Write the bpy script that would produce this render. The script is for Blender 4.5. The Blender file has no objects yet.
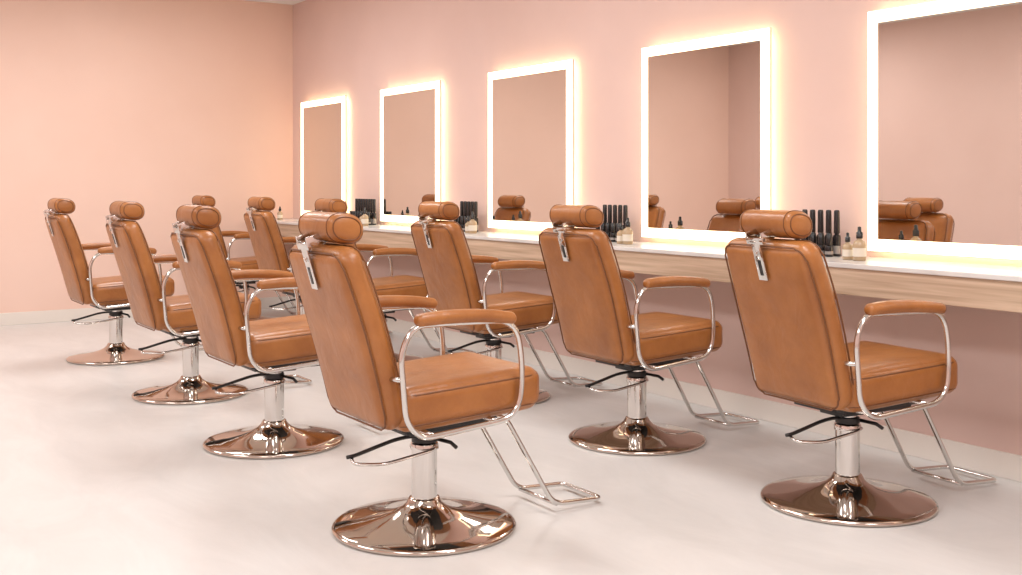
import bpy, bmesh, math, random
from mathutils import Vector, Matrix
random.seed(3)
C = bpy.context.scene.collection
bpy.context.scene.view_settings.view_transform = 'Standard'

# ---------------------------------------------------------------- materials
def new_mat(name):
    m = bpy.data.materials.new(name); m.use_nodes = True
    nt = m.node_tree; b = nt.nodes["Principled BSDF"]
    return m, nt, b
def simple(name, col, rough=.5, metal=0., coat=0., bump=0., bscale=50.):
    m, nt, b = new_mat(name)
    b.inputs["Base Color"].default_value = (*col, 1)
    b.inputs["Roughness"].default_value = rough
    b.inputs["Metallic"].default_value = metal
    b.inputs["Coat Weight"].default_value = coat
    if bump:
        tc = nt.nodes.new("ShaderNodeTexCoord"); n = nt.nodes.new("ShaderNodeTexNoise")
        n.inputs["Scale"].default_value = bscale; n.inputs["Detail"].default_value = 5
        bp = nt.nodes.new("ShaderNodeBump"); bp.inputs["Strength"].default_value = bump; bp.inputs["Distance"].default_value = .01
        nt.links.new(tc.outputs["Object"], n.inputs["Vector"]); nt.links.new(n.outputs["Fac"], bp.inputs["Height"])
        nt.links.new(bp.outputs["Normal"], b.inputs["Normal"])
    return m
def noisy(name, c1, c2, scale, rough=.5, mapping=(1,1,1), bump=0, detail=6, dist=0., lo=.3, hi=.7, rot=0., nrough=.5):
    m, nt, b = new_mat(name)
    tc = nt.nodes.new("ShaderNodeTexCoord"); mp = nt.nodes.new("ShaderNodeMapping")
    mp.inputs["Scale"].default_value = mapping; mp.inputs["Rotation"].default_value = (0, 0, rot)
    n = nt.nodes.new("ShaderNodeTexNoise"); n.inputs["Scale"].default_value = scale
    n.inputs["Detail"].default_value = detail; n.inputs["Distortion"].default_value = dist; n.inputs["Roughness"].default_value = nrough
    r = nt.nodes.new("ShaderNodeValToRGB")
    r.color_ramp.elements[0].position = lo; r.color_ramp.elements[0].color = (*c1, 1)
    r.color_ramp.elements[1].position = hi; r.color_ramp.elements[1].color = (*c2, 1)
    L = nt.links.new
    L(tc.outputs["Object"], mp.inputs["Vector"]); L(mp.outputs["Vector"], n.inputs["Vector"])
    L(n.outputs["Fac"], r.inputs["Fac"]); L(r.outputs["Color"], b.inputs["Base Color"])
    b.inputs["Roughness"].default_value = rough
    if bump:
        bp = nt.nodes.new("ShaderNodeBump"); bp.inputs["Strength"].default_value = bump; bp.inputs["Distance"].default_value = .01
        L(n.outputs["Fac"], bp.inputs["Height"]); L(bp.outputs["Normal"], b.inputs["Normal"])
    return m

def leather_mat():
    m, nt, b = new_mat("tan_leather")
    L = nt.links.new
    tc = nt.nodes.new("ShaderNodeTexCoord"); oi = nt.nodes.new("ShaderNodeObjectInfo")
    vm = nt.nodes.new("ShaderNodeVectorMath"); vm.operation = 'ADD'
    mul = nt.nodes.new("ShaderNodeMath"); mul.operation = 'MULTIPLY'; mul.inputs[1].default_value = 13
    L(oi.outputs["Random"], mul.inputs[0]); L(tc.outputs["Object"], vm.inputs[0]); L(mul.outputs[0], vm.inputs[1])
    n = nt.nodes.new("ShaderNodeTexNoise"); n.inputs["Scale"].default_value = 6; n.inputs["Detail"].default_value = 7; n.inputs["Roughness"].default_value = .6
    L(vm.outputs[0], n.inputs["Vector"])
    r = nt.nodes.new("ShaderNodeValToRGB")
    r.color_ramp.elements[0].position = .30; r.color_ramp.elements[0].color = (.295, .103, .024, 1)
    r.color_ramp.elements[1].position = .72; r.color_ramp.elements[1].color = (.43, .168, .044, 1)
    L(n.outputs["Fac"], r.inputs["Fac"]); L(r.outputs["Color"], b.inputs["Base Color"])
    v = nt.nodes.new("ShaderNodeTexVoronoi"); v.inputs["Scale"].default_value = 220
    n2 = nt.nodes.new("ShaderNodeTexNoise"); n2.inputs["Scale"].default_value = 8; n2.inputs["Detail"].default_value = 3; n2.inputs["Distortion"].default_value=.7
    L(tc.outputs["Object"], v.inputs["Vector"]); L(vm.outputs[0], n2.inputs["Vector"])
    b1 = nt.nodes.new("ShaderNodeBump"); b1.inputs["Strength"].default_value = .10; b1.inputs["Distance"].default_value = .002
    b2 = nt.nodes.new("ShaderNodeBump"); b2.inputs["Strength"].default_value = .38; b2.inputs["Distance"].default_value = .016
    L(v.outputs["Distance"], b1.inputs["Height"]); L(n2.outputs["Fac"], b2.inputs["Height"])
    L(b2.outputs["Normal"], b1.inputs["Normal"]); L(b1.outputs["Normal"], b.inputs["Normal"])
    b.inputs["Roughness"].default_value = .34
    b.inputs["Specular IOR Level"].default_value = .55
    return m

LEATHER = leather_mat()
PIPING = simple("leather_piping", (.17, .060, .016), .45)
CHROME = simple("chrome", (.70, .69, .67), .09, 1.)
BASECHROME = simple("reflection_tinted_chrome", (.57, .50, .445), .05, 1.)  # dark brown tint stands in for the chairs' reflections in the base
BLACK = simple("black_steel", (.015, .014, .014), .35)
def plaster(name, c1, c2):
    return noisy(name, c1, c2, 1.3, .75, bump=.03, detail=8)
PINK = plaster("pink_plaster", (.71, .515, .46), (.75, .555, .50))
PEACH = plaster("peach_plaster", (.81, .580, .485), (.85, .62, .525))
CEILM = simple("ceiling_white", (.85, .85, .84), .8)
TRIM = simple("baseboard_white", (.78, .73, .67), .5)
FLOORM = noisy("pale_microcement", (.60, .585, .565), (.69, .675, .655), 1.5, .33, mapping=(.8, 2.0, 1), detail=12, dist=.8, lo=.32, hi=.66, rot=.5, nrough=.68)
MARBLE = noisy("white_marble", (.64, .62, .60), (.76, .74, .72), 2.2, .22, detail=8, dist=1.5)
WOOD = noisy("pale_oak", (.40, .28, .185), (.67, .50, .365), 3.0, .5, mapping=(.5, 9, 14), detail=9, dist=.5, lo=.3, hi=.68)
MIRROR = simple("mirror_glass", (.77, .74, .70), .015, 1.)
ALU = simple("brushed_aluminium", (.8, .78, .75), .3, 1.)
def emis(name, col, s):
    m, nt, b = new_mat(name)
    b.inputs["Base Color"].default_value = (.9, .88, .85, 1)
    b.inputs["Emission Color"].default_value = (*col, 1); b.inputs["Emission Strength"].default_value = s
    return m
LEDF = emis("led_diffuser", (1, .82, .50), 3.7)
LEDB = emis("led_backlight", (1, .79, .46), 12)

# ---------------------------------------------------------------- mesh helpers
def mkobj(name, bm, mats, parent=None, smooth=True, coll=C):
    me = bpy.data.meshes.new(name)
    bmesh.ops.recalc_face_normals(bm, faces=bm.faces)
    bm.to_mesh(me); bm.free()
    for m in (mats if isinstance(mats, (list, tuple)) else [mats]): me.materials.append(m)
    if smooth:
        me.polygons.foreach_set("use_smooth", [True]*len(me.polygons))
    o = bpy.data.objects.new(name, me); coll.objects.link(o)
    if parent: o.parent = parent
    return o
def add_box(bm, lo, hi, mi=0, bevel=0.):
    g = bmesh.ops.create_cube(bm, size=1)
    vs = g["verts"]
    for v in vs:
        v.co = Vector([lo[i] + (v.co[i]+.5)*(hi[i]-lo[i]) for i in range(3)])
    fs = set(f for v in vs for f in v.link_faces)
    for f in fs: f.material_index = mi
    if bevel:
        es = list(set(e for v in vs for e in v.link_edges))
        r = bmesh.ops.bevel(bm, geom=es, offset=bevel, segments=2, affect='EDGES', profile=.6)
        for f in r["faces"]: f.material_index = mi
def box(name, lo, hi, mat, parent=None, bevel=0.):
    bm = bmesh.new(); add_box(bm, lo, hi, 0, bevel)
    return mkobj(name, bm, mat, parent, smooth=False)
def fillet(pts, r, closed=False, n=7):
    pts = [Vector(p) for p in pts]; out = []; N = len(pts)
    for i, p in enumerate(pts):
        if not closed and i in (0, N-1): out.append(p); continue
        a = pts[i-1]-p; b = pts[(i+1) % N]-p
        rr = r[i] if isinstance(r, (list, tuple)) else r
        d = min(rr, a.length*.49, b.length*.49)
        p0 = p + a.normalized()*d; p2 = p + b.normalized()*d
        for k in range(n+1):
            t = k/n; out.append((1-t)**2*p0 + 2*t*(1-t)*p + t*t*p2)
    return out
def sweep(bm, pts, rad, closed=False, seg=12, mi=0, flat=None):
    pts = [Vector(p) for p in pts]
    q = [pts[0]]
    for p in pts[1:]:
        if (p-q[-1]).length > 1e-5: q.append(p)
    if closed and (q[0]-q[-1]).length < 1e-5: q.pop()
    pts = q; N = len(pts); rings = []
    def tan(i):
        if closed: return (pts[(i+1) % N]-pts[i-1]).normalized()
        return (pts[min(i+1, N-1)]-pts[max(i-1, 0)]).normalized()
    t0 = tan(0); up = Vector((0, 0, 1)) if abs(t0.z) < .9 else Vector((1, 0, 0))
    nrm = (up - t0*up.dot(t0)).normalized()
    for i in range(N):
        t = tan(i); nrm = (nrm - t*nrm.dot(t)).normalized(); bi = t.cross(nrm)
        r = rad(i/(N-1)) if callable(rad) else rad
        rings.append([bm.verts.new(pts[i] + nrm*math.cos(2*math.pi*k/seg)*r + bi*math.sin(2*math.pi*k/seg)*r) for k in range(seg)])
    M = N if closed else N-1
    for i in range(M):
        A = rings[i]; B = rings[(i+1) % N]
        off = 0
        if closed and i == N-1:
            off = min(range(seg), key=lambda s: (A[0].co-B[s].co).length)
        for k in range(seg):
            f = bm.faces.new((A[k], A[(k+1) % seg], B[(k+1+off) % seg], B[(k+off) % seg])); f.material_index = mi
    if not closed:
        f = bm.faces.new(rings[0]); f.material_index = mi
        f = bm.faces.new(rings[-1][::-1]); f.material_index = mi
def lathe(bm, prof, seg=64, c=(0, 0, 0), mi=0):
    rings = []
    for r, z in prof:
        if r < 1e-6: rings.append([bm.verts.new((c[0], c[1], c[2]+z))])
        else: rings.append([bm.verts.new((c[0]+r*math.cos(2*math.pi*k/seg), c[1]+r*math.sin(2*math.pi*k/seg), c[2]+z)) for k in range(seg)])
    for A, B in zip(rings, rings[1:]):
        for k in range(seg):
            k2 = (k+1) % seg
            if len(A) == 1 and len(B) == 1: continue
            if len(A) == 1: f = bm.faces.new((A[0], B[k2], B[k]))
            elif len(B) == 1: f = bm.faces.new((A[k], A[k2], B[0]))
            else: f = bm.faces.new((A[k], A[k2], B[k2], B[k]))
            f.material_index = mi
def cushion(bm, size, r, bulge=(0, 0, 0), inner=12, warp=None, mi=0):
    h = [s/2 for s in size]; vm = {}
    def axis(hh):
        c = [-hh + r*(1-math.cos(math.pi/2*k/6)) for k in range(6)]
        c += [-(hh-r) + 2*(hh-r)*k/inner for k in range(inner+1)]
        c += [-x for x in c[:6]][::-1]
        return c
    ax = [axis(x) for x in h]
    def vert(p):
        k = tuple(round(x, 6) for x in p)
        if k in vm: return vm[k]
        q = [max(-(h[i]-r), min(h[i]-r, p[i])) for i in range(3)]
        d = Vector([p[i]-q[i] for i in range(3)])
        w = Vector(q) + d.normalized()*r
        for a in range(3):
            if bulge[a] and abs(p[a]) > h[a]-r*.999:
                u, v = [x for x in range(3) if x != a]
                s = (1-(p[u]/h[u])**4)*(1-(p[v]/h[v])**4)
                w[a] += math.copysign(bulge[a]*s, p[a])
        if warp: w = warp(w)
        vm[k] = bm.verts.new(w); return vm[k]
    for a in range(3):
        u, v = [x for x in range(3) if x != a]
        for s in (-1, 1):
            for i in range(len(ax[u])-1):
                for j in range(len(ax[v])-1):
                    quad = []
                    for (ii, jj) in ((i, j), (i+1, j), (i+1, j+1), (i, j+1)):
                        p = [0, 0, 0]; p[a] = s*h[a]; p[u] = ax[u][ii]; p[v] = ax[v][jj]
                        quad.append(vert(p))
                    if len(set(quad)) == 4:
                        try:
                            f = bm.faces.new(quad); f.material_index = mi
                        except ValueError: pass

# ---------------------------------------------------------------- chair meshes
TH = math.radians(16.5)
BW, BH, BT = .49, .64, .095
BM = Matrix.Translation((0, -.305, .735)) @ Matrix.Rotation(TH, 4, 'X')
def back_warp(w):
    t = w.z/(BH/2)
    x = w.x*(1 - .04*max(0, -t) - .07*max(0, t)**2)
    y = w.y - .012*t*t
    return BM @ Vector((x, y, w.z))
def parts():
    P = {}
    bm = bmesh.new()
    prof = [(0, 0), (.325, 0), (.334, .003), (.337, .009), (.334, .016), (.322, .021), (.27, .027), (.21, .036), (.155, .048),
            (.11, .062), (.08, .078), (.064, .094), (.058, .106), (.054, .112), (.046, .113)]
    lathe(bm, prof, 96)
    P["pedestal_base"] = (bm, [BASECHROME])
    bm = bmesh.new()
    lathe(bm, [(.0, .106), (.047, .106), (.047, .285), (.052, .287), (.053, .300), (.050, .308), (.036, .310), (.034, .312), (.034, .375), (0, .375)], 48)
    P["hydraulic_column"] = (bm, [CHROME])
    bm = bmesh.new()
    lathe(bm, [(.0365, .312), (.047, .314), (.047, .335), (.0365, .338)], 32)
    add_box(bm, (-.14, -.15, .375), (.14, .20, .392), 0, .004)
    add_box(bm, (-.06, -.09, .350), (.06, .09, .378), 0, .006)
    add_box(bm, (-.15, -.17, .390), (-.11, .22, .425), 0, .004)
    add_box(bm, (.11, -.17, .390), (.15, .22, .425), 0, .004)
    P["seat_mount"] = (bm, [BLACK])
    bm = bmesh.new()
    sweep(bm, fillet([(.0, .045, .335), (-.01, -.10, .335), (-.02, -.27, .292), (-.02, -.30, .290)], .05), .0070, mi=0)
    sweep(bm, fillet([(-.02, -.28, .285), (.03, -.30, .276), (.07, -.20, .270), (.065, -.02, .290), (.045, .03, .295)], .035), .006, mi=1)
    sweep(bm, [(.03, .03, .325), (.09, .06, .318), (.12, .065, .305)], .007, mi=0)
    P["pump_lever"] = (bm, [BLACK, CHROME])
    bm = bmesh.new()
    def sw(w):
        yy = w.y; z = w.z + .03*(yy/.28)*.5
        if w.z > 0: z -= .010*(1-(w.x/.25)**2)*(1-(yy/.3)**2)
        x = w.x*(1+.02*(yy/.28))
        return Vector((x, yy+.065, z+.498))
    cushion(bm, (.50, .575, .150), .045, (0.006, .012, .014), warp=sw)
    P["seat_cushion"] = (bm, [LEATHER])
    bm = bmesh.new()
    for zz, ins in ((.050, .006), (-.052, .006)):
        hx, hy = .25-ins, .2875-ins
        pts = fillet([(-hx, -hy, zz), (hx, -hy, zz), (hx, hy, zz), (-hx, hy, zz)], .05, True, 8)
        dens = []
        for i in range(len(pts)):
            a = pts[i]; b = pts[(i+1) % len(pts)]; n = max(1, int((b-a).length/.03))
            for k in range(n): dens.append(a.lerp(b, k/n))
        res = []
        for p in dens:
            q = p.copy()
            if abs(abs(q.x)-hx) < 1e-4: q.x += math.copysign(.0045*(1-(q.y/hy)**4), q.x)
            if abs(abs(q.y)-hy) < 1e-4: q.y += math.copysign(.009*(1-(q.x/hx)**4), q.y)
            r = sw(q)
            if zz > 0: r.z += .010*(1-(q.x/.25)**2)*(1-(q.y/.3)**2)
            res.append(r)
        sweep(bm, res, .0036, True, 8)
    P["seat_piping"] = (bm, [PIPING])
    bm = bmesh.new()
    cushion(bm, (BW, BT, BH), .044, (0.004, .014, .006), warp=back_warp)
    P["backrest"] = (bm, [LEATHER])
    bm = bmesh.new()
    for yy in (-.040, .040):
        hx, hz = BW/2-.012, BH/2-.012
        pts = fillet([(-hx, yy, -hz), (hx, yy, -hz), (hx, yy, hz), (-hx, yy, hz)], .045, True, 8)
        dens = []
        for i in range(len(pts)):
            a = pts[i]; b = pts[(i+1) % len(pts)]; n = max(1, int((b-a).length/.03))
            for k in range(n): dens.append(a.lerp(b, k/n))
        sweep(bm, [back_warp(p + Vector((math.copysign(.006, p.x) if abs(abs(p.x)-hx)<1e-4 else 0, 0, math.copysign(.006, p.z) if abs(abs(p.z)-hz)<1e-4 else 0))) for p in dens], .0034, True, 8)
    P["backrest_piping"] = (bm, [PIPING])
    # headrest pillow (superelliptic cross-section, domed ends)
    HC = Vector((0, -.372, 1.103)); HL = .137; DY, DZ = .067, .051
    bm = bmesh.new(); seg = 48
    def sc(k, n, r):
        a = 2*math.pi*k/n; c, s = math.cos(a), math.sin(a); e = 2/2.35
        y = math.copysign(abs(c)**e, c)*r*DY; z = math.copysign(abs(s)**e, s)*r*DZ
        return y, z - .10*y
    xs = [-1, -.985, -.95, -.90, -.84, -.7, -.45, -.15, .15, .45, .7, .84, .90, .95, .985, 1]
    rr = lambda t: 0.76 if abs(t) >= 1 else (.76+.24*math.sqrt(max(0, 1-((abs(t)-.84)/.16)**2)) if abs(t) > .84 else 1+.03*math.cos(t*1.87))
    def ring(x, r): return [bm.verts.new(HC+Vector((x, *sc(k, seg, r)))) for k in range(seg)]
    seq = [(-HL-.006, .35), (-HL-.004, .62)] + [(x*HL, rr(x)) for x in xs] + [(HL+.004, .62), (HL+.006, .35)]
    rings = [ring(*s) for s in seq]
    for A, B in zip(rings, rings[1:]):
        for k in range(seg): bm.faces.new((A[k], A[(k+1) % seg], B[(k+1) % seg], B[k]))
    for R_, s in ((rings[0], -1), (rings[-1], 1)):
        c = bm.verts.new(HC+Vector((s*(HL+.007), 0, 0)))
        for k in range(seg): bm.faces.new((R_[k], R_[(k+1) % seg], c))
    P["headrest"] = (bm, [LEATHER])
    bm = bmesh.new()
    for s in (-1, 1):
        for x, r in ((.86*HL, 1.0), (HL+.001, .76)):
            sweep(bm, [HC+Vector((s*x, *sc(k, 48, r))) for k in range(48)], .0024, True, 8)
    P["headrest_piping"] = (bm, [PIPING])
    # headrest bracket
    bm = bmesh.new()
    def bl(lo, hi, mi=0, bev=.002):
        b2 = bmesh.new(); add_box(b2, lo, hi, mi, bev)
        for v in b2.verts: v.co = BM @ v.co
        me = bpy.data.meshes.new("t"); b2.to_mesh(me); b2.free(); bm.from_mesh(me); bpy.data.meshes.remove(me)
    yb = -BT/2-.024
    bl((-.024, yb-.004, .185), (.024, yb+.001, .345))
    bl((-.008, yb-.0055, .205), (.008, yb-.0035, .265), 1, 0)
    bl((-.045, yb-.006, .328), (.045, yb+.010, .352))
    bl((-.045, yb-.004, .335), (-.037, yb+.08, .372))
    bl((.037, yb-.004, .335), (.045, yb+.08, .372))
    bl((-.006, yb-.012, .285), (.006, yb, .300))
    sweep(bm, [BM @ Vector((0, 0.0, .28)), BM @ Vector((0, 0, .37))], .008)
    P["headrest_bracket"] = (bm, [CHROME, BLACK])
    # arm frames and pads
    bm = bmesh.new(); bp = bmesh.new()
    for s in (-1, 1):
        X = s*.282
        loop = [(X, -.245, .695), (X, -.195, .780), (X, .215, .772), (X, .246, .60), (X, .225, .425), (X, -.165, .395), (X, -.225, .46)]
        sweep(bm, fillet(loop, [.06, .06, .09, .10, .10, .07, .06], True), .0105, True, 14)
        for yy, zz in ((-.12, .401), (.14, .419)):
            sweep(bm, [(X, yy, zz), (s*.10, yy, zz)], .009)
        sweep(bm, [(X, -.237, .60), (s*.232, -.265, .60)], .009)
        pad = bmesh.new()
        def pw(w, X=X):
            t = w.y/.20
            return Vector((X + w.x*(1-.12*t*t), w.y+.01, w.z+.799 - .013*t*t - .008*t))
        cushion(pad, (.056, .40, .040), .0195, (0, 0, .003), inner=14, warp=pw)
        me = bpy.data.meshes.new("t"); pad.to_mesh(me); pad.free(); bp.from_mesh(me); bpy.data.meshes.remove(me)
    P["arm_frame"] = (bm, [CHROME]); P["armrest_pads"] = (bp, [LEATHER])
    # footrest
    bm = bmesh.new()
    w = .125
    path = [(-w, .16, .405), (-w, .27, .395), (-w, .49, .035), (-w, .72, .022), (w, .72, .022), (w, .49, .035), (w, .27, .395), (w, .16, .405)]
    sweep(bm, fillet(path, [0, .04, .05, .03, .03, .05, .04, 0]), .0095, False, 12)
    sweep(bm, [(-w, .505, .033), (w, .505, .033)], .008)
    P["footrest"] = (bm, [CHROME])
    return P
MESH = {}
for k, (bm, mats) in parts().items():
    me = bpy.data.meshes.new(k); bmesh.ops.recalc_face_normals(bm, faces=bm.faces); bm.to_mesh(me); bm.free()
    for m in mats: me.materials.append(m)
    me.polygons.foreach_set("use_smooth", [True]*len(me.polygons))
    if k in ("headrest_bracket", "seat_mount", "hydraulic_column"):
        me.set_sharp_from_angle(angle=math.radians(35))
    MESH[k] = me
def chair(x, y, rot=0.):
    e = bpy.data.objects.new("salon_chair", None); C.objects.link(e)
    e.empty_display_size = .2
    e.location = (x, y, 0); e.rotation_euler = (0, 0, math.radians(rot))
    for k, me in MESH.items():
        o = bpy.data.objects.new(k, me); C.objects.link(o); o.parent = e
    return e
ROW1 = [(7.136, -2.40, 0), (5.58, -2.37, 0), (4.13, -2.33, 0), (2.47, -2.36, 0)]
ROW2 = [(7.775, -.85, -5), (6.50, -.86, 0), (5.19, -.86, 0), (3.70, -.86, 0), (2.38, -.86, 0), (.95, -.86, 0)]
for p in ROW1 + ROW2: chair(*p)

# ---------------------------------------------------------------- room
W, Lx, H = 6.28, 12.8, 3.10
box("floor", (-.1, -W-.1, -.1), (Lx+.1, .1, 0), FLOORM)
box("ceiling", (-.1, -W-.1, H), (Lx+.1, .1, H+.1), CEILM)
box("wall_back", (-.1, 0, 0), (Lx+.1, .1, H), PINK)
box("wall_left", (-.1, -W, 0), (0, 0, H), PEACH)
box("wall_front", (-.1, -W-.1, 0), (Lx+.1, -W, H), PINK)
box("wall_right", (Lx, -W, 0), (Lx+.1, 0, H), PINK)
box("baseboard_back", (0.015, -.015, 0), (Lx, 0, .11), TRIM, bevel=.003)
box("baseboard_left", (0, -W, 0), (.015, 0, .11), TRIM, bevel=.003)
box("baseboard_front", (0.015, -W, 0), (Lx, -W+.015, .11), TRIM, bevel=.003)

# ---------------------------------------------------------------- counter
ZC = .905
e = bpy.data.objects.new("styling_counter", None); C.objects.link(e)
box("oak_body", (0.002, -.44, .765), (10.6, -.002, ZC-.022), WOOD, e, .003)
box("marble_top", (0.002, -.45, ZC-.022), (10.6, -.002, ZC), MARBLE, e, .004)

# ---------------------------------------------------------------- mirrors
MX = [.345, 2.10, 3.85, 5.58, 7.235, 8.97]
def mirror(x0, w=1.03, z0=.935, z1=2.075, b=.060):
    e = bpy.data.objects.new("led_mirror", None); C.objects.link(e); e.location = (x0+w/2, 0, (z0+z1)/2)
    hw, hh = w/2, (z1-z0)/2
    box("back_housing", (-hw+.07, -.040, -hh+.07), (hw-.07, 0, hh-.07), ALU, e)
    bm = bmesh.new(); t = .012; g = .026
    add_box(bm, (-hw+g, -.038, -hh+g), (-hw+g+t, -.026, hh-g))
    add_box(bm, (hw-g-t, -.038, -hh+g), (hw-g, -.026, hh-g))
    add_box(bm, (-hw+g+t, -.038, hh-g-t), (hw-g-t, -.026, hh-g))
    add_box(bm, (-hw+g+t, -.038, -hh+g), (hw-g-t, -.026, -hh+g+t))
    mkobj("backlight_strip", bm, LEDB, e, False)
    bm = bmesh.new()
    add_box(bm, (-hw, -.050, -hh), (hw, -.038, hh), 0)
    mkobj("frame", bm, ALU, e, False)
    bm = bmesh.new(); y0, y1 = -.058, -.050; g = .004
    add_box(bm, (-hw+g, y0, -hh+g), (-hw+b, y1, hh-g)); add_box(bm, (hw-b, y0, -hh+g), (hw-g, y1, hh-g))
    add_box(bm, (-hw+b, y0, hh-b), (hw-b, y1, hh-g)); add_box(bm, (-hw+b, y0, -hh+g), (hw-b, y1, -hh+b))
    mkobj("light_border", bm, LEDF, e, False)
    box("mirror_glass", (-hw+b, -.0565, -hh+b), (hw-b, -.050, hh-b), MIRROR, e)
for x in MX: mirror(x)

# ---------------------------------------------------------------- bottles
BOTB = simple("black_glossy_plastic", (.012, .011, .012), .2)
LABEL = simple("grey_label", (.30, .27, .25), .5)
AMB = simple("cream_glass", (.46, .33, .20), .15)
PAPER = simple("paper_label", (.72, .65, .55), .6)
def bottle_set(x, y, z=ZC, n=5, sp=.050):
    e = bpy.data.objects.new("black_bottle_set", None); C.objects.link(e); e.location = (x, y, z)
    bm = bmesh.new()
    for i in range(n):
        for j in range(2):
            cx = (i-(n-1)/2)*sp; cy = j*.055; h = 1.44 if j else .74
            lathe(bm, [(0, 0), (.017, 0), (.019, .004), (.019, .062*h), (.017, .070*h), (.010, .073*h), (.010, .076*h), (.0145, .078*h), (.0135, .15*h), (.011, .155*h), (0, .156*h)], 16, (cx, cy, 0), 0)
            lathe(bm, [(.0195, .012), (.0195, .036*h)], 16, (cx, cy, 0), 1)
    o = mkobj("bottles", bm, [BOTB, LABEL], e); o.data.set_sharp_from_angle(angle=math.radians(40))
def dropper(x, y, z=ZC, s=1.):
    bm = bmesh.new()
    lathe(bm, [(0, 0), (.020, 0), (.023, .004), (.023, .058), (.018, .068), (.009, .073), (.009, .078)], 24, (0, 0, 0), 0)
    lathe(bm, [(.0115, .078), (.0115, .098), (.007, .102), (.006, .118), (0, .12)], 24, (0, 0, 0), 1)
    lathe(bm, [(.0235, .015), (.0235, .045)], 24, (0, 0, 0), 2)
    o = mkobj("dropper_bottle", bm, [AMB, BOTB, PAPER]); o.location = (x, y, z); o.scale = (s,)*3
for i in range(1, 5):
    bottle_set(MX[i]-(.24 if i == 4 else .19), -.16, n=8 if i == 1 else 5)
    dropper(MX[i]+.045, -.25, s=1.05); dropper(MX[i]+.12, -.26, s=1.3)
dropper(.28, -.25, s=1.1)

# ---------------------------------------------------------------- lights
def area(name, loc, sx, sy, p, col=(.99, .98, .98)):
    l = bpy.data.lights.new(name, 'AREA'); l.shape = 'RECTANGLE'; l.size = sx; l.size_y = sy; l.energy = p; l.color = col
    o = bpy.data.objects.new(name, l); C.objects.link(o); o.location = loc
for i, x in enumerate((2.2, 5.4, 8.6, 11.4)):  # unseen softboxes added under the ceiling to light the room
    area("added_softbox", (x, -2.0, H-.03), 1.4, .7, 44 if i else 50)
    area("added_softbox", (x, -4.8, H-.03), 1.4, .7, 40 if i else 50)

w = bpy.data.worlds.new("World"); bpy.context.scene.world = w; w.use_nodes = True
w.node_tree.nodes["Background"].inputs[0].default_value = (1, .95, .9, 1); w.node_tree.nodes["Background"].inputs[1].default_value = .3

# ---------------------------------------------------------------- camera
cam = bpy.data.cameras.new("camera"); co = bpy.data.objects.new("camera", cam); C.objects.link(co)
cam.sensor_width = 36; cam.lens = 1100/1022*36; cam.shift_y = -102.5/1022
co.location = (10.67, -4.35, 1.25)
co.rotation_euler = (math.radians(90), 0, math.atan2(.835, .5505))
bpy.context.scene.camera = co
